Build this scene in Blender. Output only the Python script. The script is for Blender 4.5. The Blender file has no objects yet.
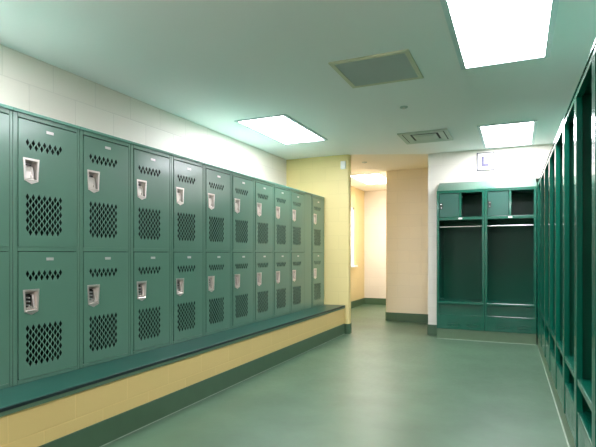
import bpy, bmesh, math, random
from mathutils import Vector, Matrix
from mathutils.geometry import delaunay_2d_cdt

random.seed(7)
S = bpy.context.scene
COL = S.collection

# ------------------------------------------------------------------ camera
cam_d = bpy.data.cameras.new('camera')
cam_d.sensor_width = 36.0
cam_d.sensor_fit = 'HORIZONTAL'
cam_d.lens = 36.0 * 490 / 596
cam_d.shift_y = 30.0 / 596
cam_d.clip_start = 0.02
cam = bpy.data.objects.new('camera', cam_d)
COL.objects.link(cam)
cam.location = (0, 0, 1.165)
cam.rotation_euler = (math.pi / 2, 0, math.atan(220 / 490))
S.camera = cam

# ------------------------------------------------------------------ world / exposure
W = bpy.data.worlds.new('world')
S.world = W
W.use_nodes = True
W.node_tree.nodes['Background'].inputs[0].default_value = (0.9, 0.95, 1, 1)
W.node_tree.nodes['Background'].inputs[1].default_value = 0.3
S.view_settings.view_transform = 'Standard'
S.view_settings.look = 'None'
S.view_settings.gamma = 1
S.view_settings.exposure = 0.12
S.view_settings.use_curve_mapping = False

LAMP = 29.0            # radiance of the ceiling lenses
LAMP_WARM = 28.0       # corridor lens
WINDOW_GLOW = 2.0

CEIL = 2.6


# ------------------------------------------------------------------ materials
def lin(c):
    c = c / 255.0
    return c / 12.92 if c <= 0.04045 else ((c + 0.055) / 1.055) ** 2.4


def rgb(r, g, b):
    return (lin(r), lin(g), lin(b), 1)


def base_mat(name):
    m = bpy.data.materials.new(name)
    m.use_nodes = True
    nt = m.node_tree
    return m, nt, nt.nodes['Principled BSDF']


def paint(name, col, rough=0.4, metal=0.0, var=0.04, scale=6.0, bump=0.0, bscale=120.0, coat=0.0, spec=0.5, rvar=0.0, crough=0.08):
    m, nt, p = base_mat(name)
    N, L = nt.nodes, nt.links
    geo = N.new('ShaderNodeNewGeometry')
    ns = N.new('ShaderNodeTexNoise')
    ns.inputs['Scale'].default_value = scale
    ns.inputs['Detail'].default_value = 4
    L.new(geo.outputs['Position'], ns.inputs['Vector'])
    mx = N.new('ShaderNodeMix')
    mx.data_type = 'RGBA'
    mx.inputs[6].default_value = tuple(v * (1 - var) for v in col[:3]) + (1,)
    mx.inputs[7].default_value = tuple(min(1, v * (1 + var)) for v in col[:3]) + (1,)
    L.new(ns.outputs['Fac'], mx.inputs[0])
    L.new(mx.outputs[2], p.inputs['Base Color'])
    p.inputs['Roughness'].default_value = rough
    if rvar:
        mr = N.new('ShaderNodeMapRange')
        mr.inputs[3].default_value = rough - rvar
        mr.inputs[4].default_value = rough + rvar
        L.new(ns.outputs['Fac'], mr.inputs[0])
        L.new(mr.outputs[0], p.inputs['Roughness'])
    p.inputs['Metallic'].default_value = metal
    p.inputs['Specular IOR Level'].default_value = spec
    p.inputs['Coat Weight'].default_value = coat
    p.inputs['Coat Roughness'].default_value = crough
    if bump:
        n2 = N.new('ShaderNodeTexNoise')
        n2.inputs['Scale'].default_value = bscale
        n2.inputs['Detail'].default_value = 3
        L.new(geo.outputs['Position'], n2.inputs['Vector'])
        b = N.new('ShaderNodeBump')
        b.inputs['Strength'].default_value = bump
        b.inputs['Distance'].default_value = 0.002
        L.new(n2.outputs['Fac'], b.inputs['Height'])
        L.new(b.outputs[0], p.inputs['Normal'])
    return m


def block(name, col, axis, zoff=0.0, aoff=0.0, joint=0.93, rough=0.45, bump=0.35):
    """painted concrete block: 16 x 8 inch courses; axis = 'X' or 'Y', the direction the wall runs in"""
    m, nt, p = base_mat(name)
    N, L = nt.nodes, nt.links
    geo = N.new('ShaderNodeNewGeometry')
    sp = N.new('ShaderNodeSeparateXYZ')
    L.new(geo.outputs['Position'], sp.inputs[0])
    cb = N.new('ShaderNodeCombineXYZ')
    a = N.new('ShaderNodeMath'); a.operation = 'ADD'; a.inputs[1].default_value = 40.64 - aoff
    z = N.new('ShaderNodeMath'); z.operation = 'ADD'; z.inputs[1].default_value = 4.064 - zoff
    L.new(sp.outputs[axis], a.inputs[0])
    L.new(sp.outputs['Z'], z.inputs[0])
    L.new(a.outputs[0], cb.inputs[0])
    L.new(z.outputs[0], cb.inputs[1])
    br = N.new('ShaderNodeTexBrick')
    br.inputs['Scale'].default_value = 1
    br.inputs['Brick Width'].default_value = 0.4064
    br.inputs['Row Height'].default_value = 0.2032
    br.inputs['Mortar Size'].default_value = 0.005
    br.inputs['Mortar Smooth'].default_value = 0.6
    br.inputs['Color1'].default_value = col
    br.inputs['Color2'].default_value = tuple(v * 0.97 for v in col[:3]) + (1,)
    br.inputs['Mortar'].default_value = tuple(v * joint for v in col[:3]) + (1,)
    L.new(cb.outputs[0], br.inputs['Vector'])
    L.new(br.outputs['Color'], p.inputs['Base Color'])
    n2 = N.new('ShaderNodeTexNoise')
    n2.inputs['Scale'].default_value = 90
    n2.inputs['Detail'].default_value = 4
    L.new(geo.outputs['Position'], n2.inputs['Vector'])
    ml = N.new('ShaderNodeMath'); ml.operation = 'MULTIPLY_ADD'
    ml.inputs[1].default_value = -1.0
    sc = N.new('ShaderNodeMath'); sc.operation = 'MULTIPLY'; sc.inputs[1].default_value = 0.25
    L.new(n2.outputs['Fac'], sc.inputs[0])
    L.new(br.outputs['Fac'], ml.inputs[0])
    L.new(sc.outputs[0], ml.inputs[2])
    b = N.new('ShaderNodeBump')
    b.inputs['Strength'].default_value = bump
    b.inputs['Distance'].default_value = 0.004
    L.new(ml.outputs[0], b.inputs['Height'])
    L.new(b.outputs[0], p.inputs['Normal'])
    p.inputs['Roughness'].default_value = rough
    return m


def emis(name, col, strength):
    m, nt, p = base_mat(name)
    p.inputs['Base Color'].default_value = (0.8, 0.8, 0.8, 1)
    p.inputs['Emission Color'].default_value = col
    p.inputs['Emission Strength'].default_value = strength
    return m


def floor_mat():
    m, nt, p = base_mat('floor_coating')
    N, L = nt.nodes, nt.links
    geo = N.new('ShaderNodeNewGeometry')
    ns = N.new('ShaderNodeTexNoise'); ns.inputs['Scale'].default_value = 2.2; ns.inputs['Detail'].default_value = 6
    ns.inputs['Roughness'].default_value = 0.6
    L.new(geo.outputs['Position'], ns.inputs['Vector'])
    fine = N.new('ShaderNodeTexNoise'); fine.inputs['Scale'].default_value = 24; fine.inputs['Detail'].default_value = 5
    L.new(geo.outputs['Position'], fine.inputs['Vector'])
    mx = N.new('ShaderNodeMix'); mx.data_type = 'RGBA'
    mx.inputs[6].default_value = rgb(66, 92, 72)
    mx.inputs[7].default_value = rgb(84, 114, 90)
    av = N.new('ShaderNodeMath'); av.operation = 'MULTIPLY_ADD'; av.inputs[1].default_value = 0.35
    ad = N.new('ShaderNodeMath'); ad.operation = 'MULTIPLY'; ad.inputs[1].default_value = 0.65
    L.new(ns.outputs['Fac'], ad.inputs[0])
    L.new(fine.outputs['Fac'], av.inputs[0])
    L.new(ad.outputs[0], av.inputs[2])
    cr = N.new('ShaderNodeMapRange'); cr.inputs[1].default_value = 0.35; cr.inputs[2].default_value = 0.65
    L.new(av.outputs[0], cr.inputs[0])
    L.new(cr.outputs[0], mx.inputs[0])
    L.new(mx.outputs[2], p.inputs['Base Color'])
    mr = N.new('ShaderNodeMapRange'); mr.inputs[3].default_value = 0.30; mr.inputs[4].default_value = 0.50
    L.new(fine.outputs['Fac'], mr.inputs[0])
    L.new(mr.outputs[0], p.inputs['Roughness'])
    b = N.new('ShaderNodeBump'); b.inputs['Strength'].default_value = 0.12; b.inputs['Distance'].default_value = 0.003
    L.new(fine.outputs['Fac'], b.inputs['Height'])
    L.new(b.outputs[0], p.inputs['Normal'])
    p.inputs['Specular IOR Level'].default_value = 0.55
    return m


M = {}
M['floor'] = floor_mat()
M['ceiling'] = paint('ceiling_paint', rgb(246, 244, 244), 0.7, var=0.01, scale=1.5)
M['ceiling_cream'] = paint('cream_ceiling_paint', rgb(240, 230, 214), 0.7, var=0.01)
M['white_y'] = block('white_block_side', rgb(240, 230, 219), 'Y', zoff=-0.047, aoff=2.443, joint=0.9)
M['white_x'] = block('white_block_end', rgb(240, 232, 222), 'X', zoff=-0.02, aoff=-1.18)
M['yellow_x'] = block('yellow_block_end', rgb(232, 214, 150), 'X', zoff=0.0, aoff=-2.19)
M['yellow_y'] = block('yellow_block_side', rgb(226, 206, 152), 'Y', zoff=0.0)
M['bench_block'] = block('bench_block_paint', rgb(230, 201, 134), 'Y', zoff=0.02, joint=1.05)
M['tan_x'] = block('tan_block', rgb(242, 227, 202), 'X', zoff=0.0, aoff=-2.1)
M['pink_x'] = block('pale_block', rgb(232, 224, 214), 'X', zoff=0.0, aoff=-2.5)
M['base'] = paint('green_base', rgb(74, 102, 78), 0.35, var=0.12, scale=9)
M['plinth'] = paint('plinth_paint', rgb(92, 116, 90), 0.35, var=0.15, scale=12, bump=0.3, bscale=40)
M['caulk'] = paint('caulk_line', rgb(150, 166, 148), 0.5, var=0.35, scale=18)
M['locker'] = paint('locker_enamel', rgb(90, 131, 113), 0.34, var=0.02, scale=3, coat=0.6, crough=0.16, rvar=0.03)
M['locker_shade'] = paint('locker_enamel_inside_shade', rgb(40, 58, 50), 0.6, var=0.03)  # locker enamel darkened: shade inside the lockers is put into the colour
M['locker_edge'] = paint('locker_cap_enamel', rgb(96, 148, 132), 0.28, var=0.02)
M['sport'] = paint('dark_green_enamel', rgb(0, 88, 68), 0.26, var=0.03, coat=0.7, spec=0.35)
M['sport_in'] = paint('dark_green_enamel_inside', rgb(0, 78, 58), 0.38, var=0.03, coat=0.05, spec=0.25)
M['bench_top'] = paint('bench_laminate', rgb(27, 72, 62), 0.36, var=0.12, scale=14, coat=0.1, spec=0.4)
M['bench_nose'] = paint('dark_rubber_edge', rgb(24, 42, 44), 0.4)
M['bench_band'] = paint('grey_green_band', rgb(92, 118, 96), 0.4)
M['steel'] = paint('brushed_steel', rgb(228, 218, 212), 0.28, metal=0.7, var=0.05, scale=60)
M['steel_dark'] = paint('dark_steel', rgb(70, 68, 66), 0.35, metal=0.8)
M['chrome'] = paint('chrome_rod', rgb(215, 218, 220), 0.15, metal=1.0, var=0.01)
M['plate'] = paint('metal_number_plate', rgb(206, 204, 202), 0.3, metal=0.5)
M['white_plastic'] = paint('white_plastic', rgb(246, 246, 244), 0.35, var=0.01)
M['cool_frame'] = paint('white_enamel_frame', rgb(214, 226, 228), 0.4, var=0.01)
M['cream_frame'] = paint('cream_enamel_frame', rgb(206, 204, 180), 0.5, var=0.02)
M['grille'] = paint('grey_grille', rgb(186, 196, 192), 0.6, var=0.03)
M['dark'] = paint('duct_dark', rgb(38, 42, 40), 0.8)
M['diffuser'] = paint('diffuser_enamel', rgb(190, 202, 192), 0.45, var=0.02)
M['sign_grey'] = paint('sign_grey', rgb(66, 64, 70), 0.5)
M['sign_violet'] = paint('sign_violet', rgb(92, 88, 116), 0.5)
M['rivet'] = paint('bright_rivet', rgb(235, 235, 235), 0.25, metal=0.2, var=0.01)
M['ink'] = paint('plate_ink', rgb(60, 60, 60), 0.5)
M['lens'] = emis('light_lens', (0.97, 0.965, 1.03, 1), LAMP)
M['lens_warm'] = emis('warm_light_lens', (1.0, 0.95, 0.90, 1), LAMP_WARM)
M['daylight'] = emis('daylight_pane', (0.96, 0.97, 1.0, 1), WINDOW_GLOW)


# ------------------------------------------------------------------ mesh helpers
def box(bm, a, b, bev=0.0, seg=1):
    x0, y0, z0 = (min(a[i], b[i]) for i in range(3))
    x1, y1, z1 = (max(a[i], b[i]) for i in range(3))
    vs = [bm.verts.new(p) for p in ((x0, y0, z0), (x1, y0, z0), (x1, y1, z0), (x0, y1, z0),
                                     (x0, y0, z1), (x1, y0, z1), (x1, y1, z1), (x0, y1, z1))]
    fs = [bm.faces.new([vs[i] for i in f]) for f in
          ((3, 2, 1, 0), (4, 5, 6, 7), (0, 1, 5, 4), (1, 2, 6, 5), (2, 3, 7, 6), (3, 0, 4, 7))]
    if bev > 0:
        es = {e for f in fs for e in f.edges}
        bmesh.ops.bevel(bm, geom=list(es), offset=bev, segments=seg, profile=0.5, affect='EDGES')
    return vs


def cyl(bm, p, q, r, n=16):
    p, q = Vector(p), Vector(q)
    d = q - p
    rot = d.to_track_quat('Z', 'Y').to_matrix().to_4x4()
    mat = Matrix.Translation((p + q) / 2) @ rot
    bmesh.ops.create_cone(bm, cap_ends=True, segments=n, radius1=r, radius2=r, depth=d.length, matrix=mat)


def prism(bm, pts, axis, lo, hi):
    """outline pts (2D) extruded along axis between lo and hi"""
    def P(u, v, w):
        return {'X': (w, u, v), 'Y': (u, w, v), 'Z': (u, v, w)}[axis]
    a = [bm.verts.new(P(u, v, lo)) for u, v in pts]
    b = [bm.verts.new(P(u, v, hi)) for u, v in pts]
    bm.faces.new(a)
    bm.faces.new(b[::-1])
    n = len(pts)
    for i in range(n):
        j = (i + 1) % n
        bm.faces.new((a[j], a[i], b[i], b[j]))


def obj(name, bm, mat, parent=None, loc=None, smooth=False):
    bmesh.ops.recalc_face_normals(bm, faces=bm.faces[:])
    me = bpy.data.meshes.new(name)
    bm.to_mesh(me)
    bm.free()
    me.materials.append(mat)
    if smooth:
        for p in me.polygons:
            p.use_smooth = True
    o = bpy.data.objects.new(name, me)
    COL.objects.link(o)
    if parent:
        o.parent = parent
    if loc:
        o.location = loc
    return o


def tag(o, label, cat, group=None):
    o['label'] = label
    o['category'] = cat
    if group:
        o['group'] = group
    return o


def thing(name, label, cat, loc=(0, 0, 0), rz=0.0, group=None):
    o = bpy.data.objects.new(name, None)
    o.empty_display_size = 0.1
    COL.objects.link(o)
    o.location = loc
    o.rotation_euler = (0, 0, rz)
    return tag(o, label, cat, group)


def struct(name, bm, mat, label=None):
    o = obj(name, bm, mat)
    o['kind'] = 'structure'
    if label:
        o['label'] = label
    return o


def copy_tree(o, parent=None):
    c = o.copy()
    COL.objects.link(c)
    if parent:
        c.parent = parent
        c.matrix_parent_inverse = o.matrix_parent_inverse.copy()
    for ch in list(o.children):
        copy_tree(ch, c)
    return c


def sheet(width, height, holes, t=0.0015):
    """flat sheet in the u (width) v (height) plane with polygonal holes; returns (verts2d, faces)"""
    co = [Vector((0, 0)), Vector((width, 0)), Vector((width, height)), Vector((0, height))]
    loops = [[0, 1, 2, 3]]
    for h in holes:
        i = len(co)
        co += [Vector(p) for p in h]
        loops.append(list(range(i, i + len(h))))
    edges = []
    for lp in loops:
        edges += [(lp[k], lp[(k + 1) % len(lp)]) for k in range(len(lp))]
    v, e, f, _, _, _ = delaunay_2d_cdt(co, edges, [], 0, 1e-6)

    def inside(p, poly):
        r = False
        n = len(poly)
        for k in range(n):
            x1, y1 = poly[k]
            x2, y2 = poly[(k + 1) % n]
            if (y1 > p.y) != (y2 > p.y) and p.x < (x2 - x1) * (p.y - y1) / (y2 - y1) + x1:
                r = not r
        return r
    bb = [(min(p[0] for p in h), max(p[0] for p in h), min(p[1] for p in h), max(p[1] for p in h), h) for h in holes]
    out = []
    for tri in f:
        c = Vector((0, 0))
        for i in tri:
            c += v[i]
        c /= len(tri)
        if any(b[0] < c.x < b[1] and b[2] < c.y < b[3] and inside(c, b[4]) for b in bb):
            continue
        out.append(tri)
    return v, out


def solid_sheet(bm, width, height, holes, place, t):
    """place(u, v, w) -> 3D; w = 0 front, t back; adds both skins and the rims of outline and holes"""
    v, f = sheet(width, height, holes)
    fr = [bm.verts.new(place(p.x, p.y, 0)) for p in v]
    bk = [bm.verts.new(place(p.x, p.y, t)) for p in v]
    cnt = {}
    for tri in f:
        bm.faces.new([fr[i] for i in tri])
        bm.faces.new([bk[i] for i in reversed(tri)])
        n = len(tri)
        for k in range(n):
            a, b = tri[k], tri[(k + 1) % n]
            cnt.setdefault((min(a, b), max(a, b)), []).append((a, b))
    for k, l in cnt.items():
        if len(l) == 1:
            a, b = l[0]
            bm.faces.new((fr[b], fr[a], bk[a], bk[b]))
    for x in list(bm.verts):
        if not x.link_faces:
            bm.verts.remove(x)


# ------------------------------------------------------------------ the room
XL, XR = -3.235, 0.95          # left and right walls
YB = -3.0                      # wall behind the photographer
Y_YEL, X_YEL = 6.77, -2.235     # yellow wall stub at the end of the left lockers
Y_WH, X_WH = 7.20, -1.18       # white end wall behind the open lockers
Y_TAN, X_TAN = 8.40, -2.10
Y_FAR = 10.94

bm = bmesh.new(); box(bm, (XL - 0.2, YB - 0.2, -0.12), (XR + 0.2, Y_FAR + 0.2, 0)); struct('floor', bm, M['floor'])

# main ceiling ends on the line between the two wall corners, cream ceiling goes on beyond
bm = bmesh.new()
prism(bm, [(XL - 0.2, YB - 0.2), (XR + 0.2, YB - 0.2), (XR + 0.2, Y_WH + 0.02), (X_WH, Y_WH + 0.02), (X_YEL, Y_YEL + 0.02), (XL - 0.2, Y_YEL + 0.02)], 'Z', CEIL, CEIL + 0.12)
struct('ceiling', bm, M['ceiling'])
bm = bmesh.new()
prism(bm, [(XL - 0.2, Y_YEL + 0.02), (X_YEL, Y_YEL + 0.02), (X_WH, Y_WH + 0.02), (XR + 0.2, Y_WH + 0.02), (XR + 0.2, Y_FAR + 0.2), (XL - 0.2, Y_FAR + 0.2)], 'Z', CEIL, CEIL + 0.12)
struct('ceiling', bm, M['ceiling_cream'])

bm = bmesh.new(); box(bm, (XL - 0.2, YB, 0), (XL, Y_YEL + 0.1, CEIL)); struct('wall_left', bm, M['white_y'])
bm = bmesh.new(); box(bm, (XR, YB, 0), (XR + 0.2, 7.2, CEIL)); struct('wall_right', bm, M['white_y'])
bm = bmesh.new(); box(bm, (XL - 0.2, YB - 0.2, 0), (XR + 0.2, YB, CEIL)); struct('wall_front', bm, M['white_x'])


def vbevel(bm, x, y, r, seg=4):
    es = [e for e in bm.edges if all(abs(v.co.x - x) < 1e-4 and abs(v.co.y - y) < 1e-4 for v in e.verts)]
    bmesh.ops.bevel(bm, geom=es, offset=r, segments=seg, profile=0.5, affect='EDGES')


bm = bmesh.new(); box(bm, (XL, Y_YEL, 0), (X_YEL, Y_YEL + 0.13, CEIL))
vbevel(bm, X_YEL, Y_YEL, 0.028); vbevel(bm, X_YEL, Y_YEL + 0.13, 0.028)
struct('wall_partition', bm, M['yellow_x'])

# white end wall with the recess that takes the open lockers
bm = bmesh.new()
NX = -1.024
prism(bm, [(X_WH, Y_WH), (NX, Y_WH), (NX, 7.53), (XR + 0.2, 7.53), (XR + 0.2, Y_TAN), (X_WH, Y_TAN)], 'Z', 0, 2.16)
prism(bm, [(X_WH, Y_WH), (XR + 0.2, Y_WH), (XR + 0.2, Y_TAN), (X_WH, Y_TAN)], 'Z', 2.16, CEIL)
struct('wall_back', bm, M['white_x'])
bm = bmesh.new(); box(bm, (X_TAN, Y_TAN, 0), (XR + 0.2, Y_FAR, CEIL)); vbevel(bm, X_TAN, Y_TAN, 0.028)
struct('wall_pier', bm, M['tan_x'])
bm = bmesh.new(); box(bm, (XL - 0.2, Y_FAR, 0), (XR + 0.2, Y_FAR + 0.2, CEIL)); struct('wall_far', bm, M['pink_x'])

# corridor left wall with window opening
WY0, WY1, WZ0, WZ1 = 8.95, 10.22, 0.90, 2.16
bm = bmesh.new()
box(bm, (XL - 0.2, Y_YEL + 0.1, 0), (XL, Y_FAR, WZ0))
box(bm, (XL - 0.2, Y_YEL + 0.1, WZ1), (XL, Y_FAR, CEIL))
box(bm, (XL - 0.2, Y_YEL + 0.1, WZ0), (XL, WY0, WZ1))
box(bm, (XL - 0.2, WY1, WZ0), (XL, Y_FAR, WZ1))
struct('wall_corridor', bm, M['yellow_y'])
bm = bmesh.new(); box(bm, (XL - 0.15, WY0, WZ0), (XL - 0.14, WY1, WZ1))
w = struct('window_1', bm, M['daylight'])
bm = bmesh.new()
box(bm, (XL - 0.15, WY0, WZ0), (XL - 0.02, WY0 + 0.05, WZ1)); box(bm, (XL - 0.15, WY1 - 0.05, WZ0), (XL - 0.02, WY1, WZ1))
box(bm, (XL - 0.15, WY0, WZ1 - 0.05), (XL - 0.02, WY1, WZ1)); box(bm, (XL - 0.13, (WY0 + WY1) / 2 - 0.02, WZ0), (XL - 0.11, (WY0 + WY1) / 2 + 0.02, WZ1))
obj('window_frame', bm, M['white_plastic'], w)
bm = bmesh.new(); box(bm, (XL - 0.14, WY0 - 0.04, WZ0 - 0.03), (XL + 0.06, WY1 + 0.04, WZ0 + 0.005), 0.006)
obj('window_sill', bm, M['white_plastic'], w)

# baseboards (cove base, 6 inch)
BH, BT = 0.145, 0.008


def baseboard(name, x0, y0, x1, y1):
    bm = bmesh.new()
    box(bm, (x0, y0, 0), (x1, y1, BH), 0.003)
    struct(name, bm, M['base'])


bm = bmesh.new()
prism(bm, [(XL, Y_YEL - BT), (X_YEL - 0.02, Y_YEL - BT), (X_YEL + BT, Y_YEL + 0.02), (X_YEL + BT, Y_YEL + 0.11), (X_YEL - 0.02, Y_YEL + 0.13 + BT), (XL, Y_YEL + 0.13 + BT)], 'Z', 0, BH)
struct('baseboard_partition', bm, M['base'])
baseboard('baseboard_corridor', XL, Y_YEL + 0.13 + BT, XL + BT, Y_FAR)
baseboard('baseboard_far', XL + BT, Y_FAR - BT, X_TAN, Y_FAR)
bm = bmesh.new()
prism(bm, [(X_TAN - BT, Y_TAN + 0.02), (X_TAN + 0.02, Y_TAN - BT), (X_WH, Y_TAN - BT), (X_WH, Y_TAN + 0.01), (X_TAN + 0.03, Y_TAN + 0.03), (X_TAN + 0.01, Y_FAR - BT), (X_TAN - BT, Y_FAR - BT)], 'Z', 0, BH)
struct('baseboard_pier', bm, M['base'])
bm = bmesh.new()
prism(bm, [(X_WH - BT, Y_WH - BT), (-1.0225, Y_WH - BT), (-1.0225, Y_WH + 0.005), (X_WH, Y_WH + 0.005), (X_WH, Y_TAN - BT), (X_WH - BT, Y_TAN - BT)], 'Z', 0, BH)
struct('baseboard_back', bm, M['base'])
baseboard('baseboard_front', XL, YB, XR, YB + BT)

# ------------------------------------------------------------------ ceiling lights
def ceiling_light(x0, y0, label, warm=False, grp='recessed ceiling lights'):
    t = thing('ceiling_light', label, 'ceiling light', (x0, y0, CEIL), 0, grp)
    wd, ln, fr = 0.61, 1.22, 0.036
    bm = bmesh.new()
    for a, b in (((0, 0), (fr, ln)), ((wd - fr, 0), (wd, ln)), ((fr, 0), (wd - fr, fr * 0.6)), ((fr, ln - fr * 0.6), (wd - fr, ln))):
        box(bm, (a[0], a[1], -0.014), (b[0], b[1], 0.0))
    obj('frame', bm, M['cool_frame'], t)
    bm = bmesh.new(); box(bm, (fr, fr * 0.6, -0.007), (wd - fr, ln - fr * 0.6, -0.002))
    obj('diffuser', bm, M['lens_warm' if warm else 'lens'], t)
    return t


ceiling_light(-2.79, 4.54, 'white recessed ceiling light above the left row of lockers')
ceiling_light(-0.42, 5.85, 'white recessed ceiling light nearest the open lockers on the end wall')
ceiling_light(-0.40, 2.76, 'large white recessed ceiling light at the top edge of the photo')
ceiling_light(-2.79, 0.60, 'unseen ceiling light added for fill beside the photographer, left side')  # unseen, added to help light the room
ceiling_light(-0.40, -2.3, 'unseen ceiling light added for fill behind the photographer, right side')  # unseen, added as fill from behind the camera
ceiling_light(-2.79, -2.2, 'unseen ceiling light added for fill far behind the photographer')  # also unseen, added for more frontal light
ceiling_light(-2.85, 8.55, 'warm glowing ceiling light in the passage beyond the yellow wall', True)

# ------------------------------------------------------------------ bench along the left side (lockers stand on it)
BX = -2.29
bench = thing('bench', 'long bench with dark teal top on yellow block base under the left lockers', 'bench', (BX, 0.4, 0))


def rel(o, p):
    o.matrix_parent_inverse = Matrix.Translation(-Vector(p.location))
    return o


BZ = 0.414
Y0B, Y1B = 0.4, Y_YEL - 0.001
bm = bmesh.new(); box(bm, (XL + 0.002, Y0B, BZ - 0.040), (BX, Y1B, BZ), 0.003, 2)
rel(obj('bench_top', bm, M['bench_top'], bench), bench)
bm = bmesh.new(); box(bm, (BX - 0.004, Y0B, BZ - 0.020), (BX + 0.004, Y1B, BZ - 0.002), 0.001)
rel(obj('nosing', bm, M['bench_nose'], bench), bench)
bm = bmesh.new(); box(bm, (BX - 0.004, Y0B, BZ - 0.042), (BX + 0.001, Y1B, BZ - 0.017))
rel(obj('edge_band', bm, M['bench_band'], bench), bench)
bm = bmesh.new(); box(bm, (XL + 0.002, Y0B + 0.01, 0), (BX - 0.012, Y1B, BZ - 0.040))
rel(obj('bench_base', bm, M['bench_block'], bench), bench)
bm = bmesh.new(); box(bm, (BX - 0.03, Y0B + 0.005, 0), (BX - 0.004, Y1B - 0.008, 0.15), 0.003)
rel(obj('cove_base', bm, M['base'], bench), bench)
bm = bmesh.new(); box(bm, (BX - 0.02, Y0B + 0.005, 0), (BX + 0.002, Y1B - 0.01, 0.004))
rel(obj('sealant', bm, M['caulk'], bench), bench)

# ------------------------------------------------------------------ two-tier lockers. local: x = out of the wall (front at 0), y = along the row, z = up from bench
LW, LH, LD = 0.4625, 1.580, 0.615
DY0, DY1 = 0.033, 0.440
TIERS = ((0.024, 0.761), (0.787, 1.531))      # door bottoms and tops
DH = 0.737
LF = -2.611


def diamond(cx, cz, a=0.0113, b=0.0208):
    return [(cx - a, cz), (cx, cz - b), (cx + a, cz), (cx, cz + b)]


def make_door_bm():
    dw = DY1 - DY0 - 0.004
    holes = []
    px = 0.0375
    x0 = 0.055
    for r, off in ((0, 0.129), (1, 0.153)):
        n = 7 if r == 0 else 6
        for k in range(n):
            holes.append(diamond(x0 + px * k + (px / 2 if r else 0), DH - off))
    for r in range(10):
        n = 7 if r % 2 == 0 else 6
        for k in range(n):
            holes.append(diamond(x0 + px * k + (px / 2 if r % 2 else 0), DH - 0.4475 - 0.0228 * r))
    # latch pocket opening
    holes.append([(0.036, DH - 0.345), (0.118, DH - 0.345), (0.118, DH - 0.232), (0.036, DH - 0.232)])
    bm = bmesh.new()
    solid_sheet(bm, dw, DH, holes, lambda u, v, w: (0.006 - w, u, v), 0.001)
    # returned edges of the pan
    box(bm, (-0.010, 0, 0), (0.0035, 0.0015, DH)); box(bm, (-0.010, dw - 0.0015, 0), (0.0035, dw, DH))
    box(bm, (-0.010, 0, 0), (0.0035, dw, 0.0015)); box(bm, (-0.010, 0, DH - 0.0015), (0.0035, dw, DH))
    return bm


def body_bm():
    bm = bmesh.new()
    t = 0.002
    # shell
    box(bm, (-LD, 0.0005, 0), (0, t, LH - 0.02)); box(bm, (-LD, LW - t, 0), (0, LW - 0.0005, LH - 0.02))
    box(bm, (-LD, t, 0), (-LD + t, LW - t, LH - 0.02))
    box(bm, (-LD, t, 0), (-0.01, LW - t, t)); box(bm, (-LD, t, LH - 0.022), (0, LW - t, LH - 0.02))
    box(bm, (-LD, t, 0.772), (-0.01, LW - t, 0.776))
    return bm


def frame_bm():
    # face frame with raised, rounded members
    bm = bmesh.new()
    F = 0.004
    box(bm, (-0.02, 0.0006, 0), (F - 0.003, DY0 - 0.002, LH - 0.020), 0.001)
    box(bm, (-0.012, 0.002, 0.003), (F, DY0 - 0.012, LH - 0.022), 0.0015)
    box(bm, (-0.02, DY1, 0), (F - 0.003, LW - 0.0006, LH - 0.020), 0.001)
    box(bm, (-0.012, DY1 + 0.005, 0.003), (F, LW - 0.002, LH - 0.022), 0.0015)
    box(bm, (-0.02, DY0 - 0.003, 0), (F, DY1 + 0.001, TIERS[0][0] - 0.003), 0.0015)
    box(bm, (-0.02, DY0 - 0.003, TIERS[0][1] + 0.003), (F, DY1 + 0.001, TIERS[1][0] + 0.004), 0.0015)
    box(bm, (-0.02, DY0 - 0.003, TIERS[1][0] + DH + 0.010), (F, DY1 + 0.001, LH - 0.020), 0.0015)
    return bm


def latch_frame_bm():
    # local to latch centre-left: y 0..0.104, z 0..-0.156
    bm = bmesh.new()
    outer = [(0.0, 0.0), (0.106, 0.0), (0.098, -0.132), (0.062, -0.139), (0.053, -0.150), (0.044, -0.139), (0.008, -0.132)]
    inner = [(0.012, -0.012), (0.094, -0.012), (0.087, -0.122), (0.019, -0.122)]
    co = [Vector(p) for p in outer + inner]
    n, m = len(outer), len(inner)
    ed = [(i, (i + 1) % n) for i in range(n)] + [(n + i, n + (i + 1) % m) for i in range(m)]
    v, e, f, _, _, _ = delaunay_2d_cdt(co, ed, [], 0, 1e-6)
    x1 = 0.009
    fr = [bm.verts.new((x1, p.x, p.y)) for p in v]
    for tri in f:
        c = sum((v[i] for i in tri), Vector((0, 0))) / len(tri)
        if 0.014 < c.x < 0.092 and -0.122 < c.y < -0.012:
            # centre of the opening (allow for the taper)
            k = (-c.y - 0.012) / 0.11
            if 0.012 + 0.007 * k < c.x < 0.094 - 0.007 * k:
                continue
        try:
            bm.faces.new([fr[i] for i in tri])
        except ValueError:
            pass
    # outer rim
    for i in range(n):
        j = (i + 1) % n
        a = bm.verts.new((0.0, outer[i][0], outer[i][1])); b = bm.verts.new((0.0, outer[j][0], outer[j][1]))
        bm.faces.new((fr[i], fr[j], b, a))
    # pocket: walls lean in to a smaller back
    back = [(0.024, -0.026), (0.082, -0.026), (0.078, -0.112), (0.028, -0.112)]
    bk = [bm.verts.new((-0.030, p[0], p[1])) for p in back]
    for i in range(m):
        j = (i + 1) % m
        bm.faces.new((fr[n + j], fr[n + i], bk[i], bk[j]))
    bm.faces.new(bk)
    # small lower lip
    box(bm, (0.004, 0.012, -0.130), (0.0135, 0.094, -0.122), 0.002)
    bmesh.ops.remove_doubles(bm, verts=bm.verts[:], dist=1e-5)
    return bm


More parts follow.
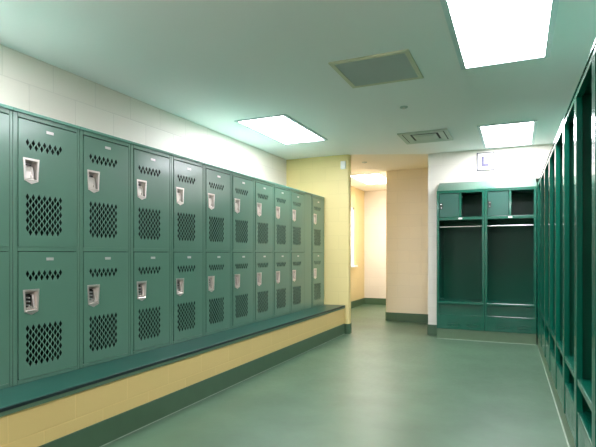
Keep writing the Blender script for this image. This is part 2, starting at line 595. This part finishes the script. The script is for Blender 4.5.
def lift_bm(wide):
    bm = bmesh.new()
    if wide:
        # lift plate covering the lower part of the pocket, bowed and lipped
        prism(bm, [(-0.024, -0.040), (-0.004, -0.048), (0.004, -0.080), (0.005, -0.118), (0.001, -0.120), (0.000, -0.081), (-0.008, -0.052), (-0.024, -0.044)], 'Y', 0.0215, 0.070)
        prism(bm, [(-0.020, -0.042), (0.000, -0.052), (0.008, -0.084), (0.008, -0.100), (0.004, -0.100), (0.004, -0.086), (-0.004, -0.056), (-0.020, -0.046)], 'Y', 0.056, 0.066)
    else:
        prism(bm, [(-0.029, -0.030), (-0.012, -0.036), (-0.003, -0.080), (0.003, -0.108), (0.003, -0.118), (-0.001, -0.118), (-0.001, -0.108), (-0.008, -0.080), (-0.017, -0.038), (-0.029, -0.033)], 'Y', 0.071, 0.083)
        box(bm, (-0.022, 0.024, -0.119), (0.004, 0.080, -0.106), 0.002)
    box(bm, (-0.02, 0.050, -0.112), (0.013, 0.056, -0.098), 0.001)
    return bm


def pocket_plate_bm():
    bm = bmesh.new()
    box(bm, (-0.0298, 0.0255, -0.111), (-0.0275, 0.0805, -0.028))
    for z in (-0.060, -0.084):
        box(bm, (-0.028, 0.028, z), (-0.020, 0.050, z + 0.003))
    return bm


def studs_bm():
    bm = bmesh.new()
    for z in (-0.050, -0.072, -0.094):
        cyl(bm, (-0.029, 0.050, z), (-0.004, 0.050, z), 0.0042, 12)
    return bm


def make_locker():
    t = thing('locker', '', 'locker', (LF, 0, BZ), 0, 'double-tier lockers along the left wall')
    obj('shell', body_bm(), M['locker_shade'], t)
    obj('face_frame', frame_bm(), M['locker'], t)
    bm = bmesh.new()
    box(bm, (-LD, 0, LH - 0.02), (0.010, LW, LH), 0.003, 2)
    obj('top_cap', bm, M['locker_edge'], t)
    dm = lm = nm = pm = None
    for i, (z0, z1) in enumerate(TIERS):
        def put(name, mesh, bmf, mat, par, loc):
            if mesh is None:
                return obj(name, bmf(), mat, par, loc)
            o = bpy.data.objects.new(name, mesh)
            COL.objects.link(o)
            o.parent = par
            o.location = loc
            return o

        def plate():
            bm = bmesh.new(); box(bm, (0.006, 0, 0), (0.0078, 0.052, 0.017), 0.0007)
            return bm
        d = put('door', dm, make_door_bm, M['locker'], t, (0, DY0 + 0.002, z0 + (0.004 if i else 0)))
        q = (0, 0.025, DH - 0.220)
        l = put('latch', lm, latch_frame_bm, M['steel'], d, q)
        p_ = put('pocket_plate', pm, pocket_plate_bm, M['steel_dark'], d, q)
        obj('lift_handle', lift_bm(i == 1), M['steel'], d, q)
        if i == 0:
            obj('latch_rivets', studs_bm(), M['rivet'], d, q)
        n = put('number_plate', nm, plate, M['plate'], d, (0, 0.178, DH - 0.052))
        dm, lm, nm, pm = d.data, l.data, n.data, p_.data
    return t


SEAM0 = 1.868
ordn = ['', 'second', 'third', 'fourth', 'fifth', 'sixth', 'seventh', 'eighth', 'ninth']
proto = make_locker()
for k in range(-1, 10):
    o = proto if k == -1 else copy_tree(proto)
    y = SEAM0 + LW * k
    if k == -1:
        lb = 'green two-door locker column cut off by the left edge of the photo'
    elif k == 0:
        lb = 'nearest green two-door locker column seen whole, with the largest doors'
    elif k == 9:
        y = 6.275
        lb = 'last green two-door locker column against the yellow wall, beyond the filler panel'
    elif k == 8:
        lb = 'green two-door locker column just before the blank filler panel'
    else:
        lb = '%s whole green two-door locker column from the left edge' % ordn[k]
    o.location = (LF, y, BZ)
    o['label'] = lb

bm = bmesh.new()
box(bm, (-LD, 0.001, 0), (-0.001, 0.241, LH - 0.02), 0.001)
box(bm, (-LD, 0.001, LH - 0.02), (0.010, 0.241, LH), 0.003)
o = obj('infill', bm, M['locker'], None, (LF, 6.0315, BZ))
tag(o, 'blank narrow green filler panel between the last two locker columns on the left', 'panel')
bm = bmesh.new()
box(bm, (-LD, 0, 0), (-0.004, 0.031, LH - 0.002), 0.001)
o = obj('infill', bm, M['locker'], None, (LF, 6.738, BZ))
tag(o, 'thin green strip closing the gap between the last locker and the yellow wall', 'panel')

# ------------------------------------------------------------------ open sports lockers. local: x along, y depth (front 0), z up from plinth
UW, UH, UD, PZ = 0.61, 1.875, 0.58, 0.14
ST = 0.032


def sport_proto(hood_depth, label, ST=0.032, boxed=True):
    t = thing('open_locker', label, 'locker', (0, 0, PZ), 0, None)
    bm = bmesh.new()
    box(bm, (0.014, 0.02, 0), (0.017, UD, UH)); box(bm, (UW - 0.017, 0.02, 0), (UW - 0.014, UD, UH))
    obj('side_panels', bm, M['sport' if boxed else 'sport_in'], t)
    bm = bmesh.new(); box(bm, (0.014, UD - 0.003, 0), (UW - 0.014, UD, UH))
    obj('back_panel', bm, M['sport_in'], t)
    bm = bmesh.new()
    box(bm, (0.0005, 0, 0), (ST, 0.032, UH), 0.003, 2); box(bm, (UW - ST, 0, 0), (UW - 0.0005, 0.032, UH), 0.003, 2)
    box(bm, (0.0005, -0.001, UH - 0.032), (UW - 0.0005, 0.03, UH), 0.003, 2)
    obj('face_frame', bm, M['sport'], t)
    # sloped hood
    bm = bmesh.new()
    rise = 0.155 / 0.28 * hood_depth
    prism(bm, [(-0.006, UH), (-0.006, UH + 0.006), (hood_depth, UH + rise), (hood_depth, UH)], 'X', 0.0, UW)
    obj('sloped_top', bm, M['sport'], t)
    bm = bmesh.new(); box(bm, (0.016, 0.03, UH - 0.01), (UW - 0.016, UD - 0.004, UH - 0.003))
    obj('ceiling_panel', bm, M['sport_in'], t)
    # shelf
    if not boxed:
        bm = bmesh.new(); box(bm, (0.017, 0.22, 1.500), (UW - 0.017, UD - 0.004, 1.516), 0.003, 2)
        obj('shelf', bm, M['sport'], t)
    else:
      bm = bmesh.new(); box(bm, (0.017, 0.004, 1.478), (UW - 0.017, 0.02, 1.518), 0.003, 2); box(bm, (0.017, 0.018, 1.508), (UW - 0.017, UD - 0.004, 1.516))
      s = obj('shelf', bm, M['sport'], t)
      bm = bmesh.new(); box(bm, (0.283, 0.0025, 1.488), (0.331, 0.0045, 1.508))
      obj('name_plate', bm, M['white_plastic'], s)
      # security box: partition and door
      bm = bmesh.new(); box(bm, (0.290, 0.006, 1.518), (0.320, 0.026, UH - 0.032), 0.002); box(bm, (0.303, 0.02, 1.516), (0.306, UD - 0.004, UH - 0.005))
      obj('partition', bm, M['sport'], t)
      bm = bmesh.new(); box(bm, (ST + 0.003, 0.010, 1.522), (0.287, 0.020, UH - 0.036), 0.002)
      d = obj('box_door', bm, M['box_door'], t)
      bm = bmesh.new()
      prism(bm, [(0.043, 1.628), (0.078, 1.632), (0.078, 1.712), (0.043, 1.716)], 'Y', 0.006, 0.011)
      l = obj('latch', bm, M['steel_dark'], d)
      for kz, kr in ((1.698, 0.009), (1.648, 0.007)):
          bm = bmesh.new(); cyl(bm, (0.060, 0.001, kz), (0.060, 0.007, kz), kr, 14)
          obj('latch_knob', bm, M['chrome'], d)
    # rod
    RY = 0.06 if boxed else 0.30
    bm = bmesh.new(); cyl(bm, (0.017, RY, 1.390), (UW - 0.017, RY, 1.390), 0.0115, 18)
    for x in (0.017, UW - 0.017):
        cyl(bm, (x - 0.002, RY, 1.390), (x + 0.002, RY, 1.390), 0.022, 18)
    obj('hanging_rod', bm, M['chrome'], t, smooth=False)
    # seat
    bm = bmesh.new(); box(bm, (0.017, 0.004, 0.336), (UW - 0.017, 0.03, 0.370), 0.006, 3); box(bm, (0.017, 0.02, 0.360), (UW - 0.017, UD - 0.004, 0.3685))
    obj('seat', bm, M['sport'], t)
    if boxed:
        bm = bmesh.new(); box(bm, (0.017, 0.045, 0.199), (UW - 0.017, 0.048, 0.360)); obj('riser_panel', bm, M['sport'], t)
    # shoe shelf and perforated front
    bm = bmesh.new(); box(bm, (0.017, 0.004, 0.186), (UW - 0.017, 0.028, 0.200), 0.005, 3); box(bm, (0.017, 0.02, 0.190), (UW - 0.017, UD - 0.004, 0.1985))
    obj('shoe_shelf', bm, M['sport'], t)
    holes = []
    for px in (0.11, 0.36):
        for i in range(8):
            for j in range(5):
                x, z = px + i * 0.021, 0.045 + j * 0.021
                holes.append([(x, z), (x + 0.008, z), (x + 0.008, z + 0.008), (x, z + 0.008)])
    bm = bmesh.new()
    solid_sheet(bm, UW - 2 * ST, 0.186, holes, lambda u, v, w: (ST + u, 0.005 + w, v), 0.002)
    obj('vented_front', bm, M['sport'], t)
    return t


M['box_door'] = paint('box_door_enamel', rgb(40, 88, 76), 0.35, var=0.03, coat=0.1)

EX, EY = -1.020, 6.92
WS = 1.012
a = sport_proto(0.272, 'left of the two open green lockers on the white end wall')
a.location = (EX, EY, PZ)
a.scale = (WS, 1, 1)
a['group'] = 'open lockers on the end wall'
b = copy_tree(a)
b.location = (EX + UW * WS + 0.001, EY, PZ)
b['label'] = 'right of the two open green lockers on the white end wall, in the corner'

r0 = sport_proto(UD, '', 0.042, False)
BA = -math.pi / 2 + 0.016
Y_END = 6.66
rl = ['open green locker at the far end of the right-hand row', 'second open green locker from the far end of the right-hand row',
      'third open green locker from the far end of the right-hand row', 'fourth open green locker from the far end of the right-hand row',
      'fifth open green locker from the far end of the right-hand row', 'sixth open green locker from the far end of the right-hand row',
      'nearest wholly seen bay of the right-hand open locker row, at the right edge',
      'open green locker cut off by the right edge of the photo']
for k, lb in enumerate(rl):
    o = r0 if k == 0 else copy_tree(r0)
    o.rotation_euler = (0, 0, BA)
    d = 0.612 * k
    o.location = (0.2190 + 0.016 * d, Y_END - d, PZ)
    o['label'] = lb
    o['group'] = 'open lockers along the right side'
# corner filler between bank and end lockers
bm = bmesh.new(); box(bm, (0.221, Y_END + 0.014, PZ), (0.78, EY + 0.5, PZ + UH), 0.002)
tag(obj('infill', bm, M['sport']), 'dark green corner filler where the right-hand row meets the end lockers', 'panel')

# plinths under the open lockers
bm = bmesh.new(); box(bm, (EX + 0.002, EY + 0.012, 0), (0.214, 7.5, PZ))
struct('trim_1', bm, M['plinth'])
bm = bmesh.new()
prism(bm, [(0.2190 + 0.010, EY + 0.01), (0.2190 + 0.010, Y_END), (0.2190 + 0.016 * 4.896 + 0.010, Y_END - 4.896), (0.93, Y_END - 4.896), (0.93, EY + 0.5), (0.2190 + 0.010, EY + 0.5)], 'Z', 0, PZ)
struct('trim_2', bm, M['plinth'])
# pale sealant lines where the plinths meet the floor
bm = bmesh.new(); box(bm, (EX, EY + 0.002, 0), (0.21, EY + 0.013, 0.006))
prism(bm, [(0.2190 + 0.002, EY + 0.005), (0.2190 + 0.016 * 4.896 + 0.002, Y_END - 4.896), (0.2190 + 0.016 * 4.896 + 0.011, Y_END - 4.896), (0.2190 + 0.011, EY + 0.005)], 'Z', 0, 0.006)
struct('trim_3', bm, M['caulk'])

# ------------------------------------------------------------------ return-air grille
t = thing('ceiling_grille', 'square return-air grille with cream frame and grey face in the ceiling', 'vent', (-1.30, 3.45, CEIL))
wd = 0.60
bm = bmesh.new()
f_ = 0.035
for p, q in (((0, 0), (wd, f_)), ((0, wd - f_), (wd, wd)), ((0, f_), (f_, wd - f_)), ((wd - f_, f_), (wd, wd - f_))):
    box(bm, (p[0], p[1], -0.012), (q[0], q[1], 0), 0.002)
obj('frame', bm, M['cream_frame'], t)
bm = bmesh.new(); box(bm, (f_, f_, -0.002), (wd - f_, wd - f_, 0)); obj('backing', bm, M['grille'], t)
bm = bmesh.new()
n = 34
for i in range(n):
    y = f_ + (wd - 2 * f_) * (i + 0.5) / n
    box(bm, (f_, y - 0.0035, -0.009), (wd - f_, y + 0.0035, -0.002))
obj('louvers', bm, M['grille'], t)

# ------------------------------------------------------------------ supply diffuser
t = thing('ceiling_diffuser', 'square supply-air diffuser with stepped louvers in the ceiling', 'vent', (-1.32, 5.83, CEIL))
wd = 0.58
bm = bmesh.new()


def ring(bm, c, r0, z0, r1, z1, th=0.003):
    a = [(c - r0, c - r0), (c + r0, c - r0), (c + r0, c + r0), (c - r0, c + r0)]
    b = [(c - r1, c - r1), (c + r1, c - r1), (c + r1, c + r1), (c - r1, c + r1)]
    A = [bm.verts.new((p[0], p[1], z0)) for p in a]; B = [bm.verts.new((p[0], p[1], z1)) for p in b]
    A2 = [bm.verts.new((p[0], p[1], z0 + th)) for p in a]; B2 = [bm.verts.new((p[0], p[1], z1 + th)) for p in b]
    for i in range(4):
        j = (i + 1) % 4
        bm.faces.new((A[i], A[j], B[j], B[i])); bm.faces.new((A2[j], A2[i], B2[i], B2[j]))
        bm.faces.new((A[j], A[i], A2[i], A2[j])); bm.faces.new((B[i], B[j], B2[j], B2[i]))


c = wd / 2
ring(bm, c, c, -0.014, c - 0.045, -0.014)
ring(bm, c, c, -0.014, c - 0.001, -0.003)
obj('frame', bm, M['diffuser'], t)
bm = bmesh.new(); box(bm, (0.03, 0.03, -0.002), (wd - 0.03, wd - 0.03, 0)); obj('backing', bm, M['dark'], t)
bm = bmesh.new()
ring(bm, c, 0.232, -0.016, 0.165, -0.005)
ring(bm, c, 0.232, -0.016, 0.228, -0.004)
ring(bm, c, 0.138, -0.008, 0.100, -0.022)
ring(bm, c, 0.100, -0.022, 0.030, -0.022)
box(bm, (c - 0.03, c - 0.03, -0.022), (c + 0.03, c + 0.03, -0.002))
obj('louvers', bm, M['diffuser'], t)


# ------------------------------------------------------------------ sprinkler covers
def sprinkler(x, y, label):
    t = thing('sprinkler_cover', label, 'sprinkler', (x, y, CEIL))
    bm = bmesh.new(); cyl(bm, (0, 0, -0.008), (0, 0, 0), 0.038, 24)
    obj('cover_plate', bm, M['grille'], t)
    bm = bmesh.new(); cyl(bm, (0, 0, -0.020), (0, 0, -0.008), 0.012, 16)
    obj('sprinkler_head', bm, M['steel'], t)


sprinkler(-1.02, 4.80, 'small round sprinkler cover in the ceiling between the grille and diffuser')
sprinkler(-2.20, 7.45, 'small round sprinkler cover in the cream ceiling of the passage')

# ------------------------------------------------------------------ motion sensor on the yellow wall
t = thing('wall_sensor', 'small white box sensor high on the yellow wall by its corner', 'sensor', (-2.315, Y_YEL, 2.39))
bm = bmesh.new(); box(bm, (-0.036, -0.032, 0), (0.036, 0, 0.115), 0.006, 3); obj('housing', bm, M['white_plastic'], t)
bm = bmesh.new(); box(bm, (-0.022, -0.036, 0.035), (0.022, -0.030, 0.075), 0.004, 2); obj('sensor_lens', bm, M['white_plastic'], t)

# ------------------------------------------------------------------ sign on the white wall
t = thing('wall_sign', 'small square white sign with a pale letter L above the open lockers', 'sign', (-0.405, Y_WH, 2.305))
h = 0.115
bm = bmesh.new(); box(bm, (-h, -0.012, 0), (h, 0, 0.25), 0.003); obj('panel', bm, M['white_plastic'], t)
bm = bmesh.new()
for p, q in (((-h, 0.0), (h, 0.014)), ((-h, 0.236), (h, 0.25)), ((-h, 0.014), (-h + 0.014, 0.236)), ((h - 0.014, 0.014), (h, 0.236))):
    box(bm, (p[0], -0.0145, p[1]), (q[0], -0.011, q[1]))
obj('border', bm, M['sign_grey'], t)
bm = bmesh.new()
prism(bm, [(-0.055, 0.055), (0.042, 0.055), (0.042, 0.092), (-0.020, 0.092), (-0.020, 0.195), (-0.055, 0.195)], 'Y', -0.0142, -0.011)
obj('letter', bm, M['sign_violet'], t)
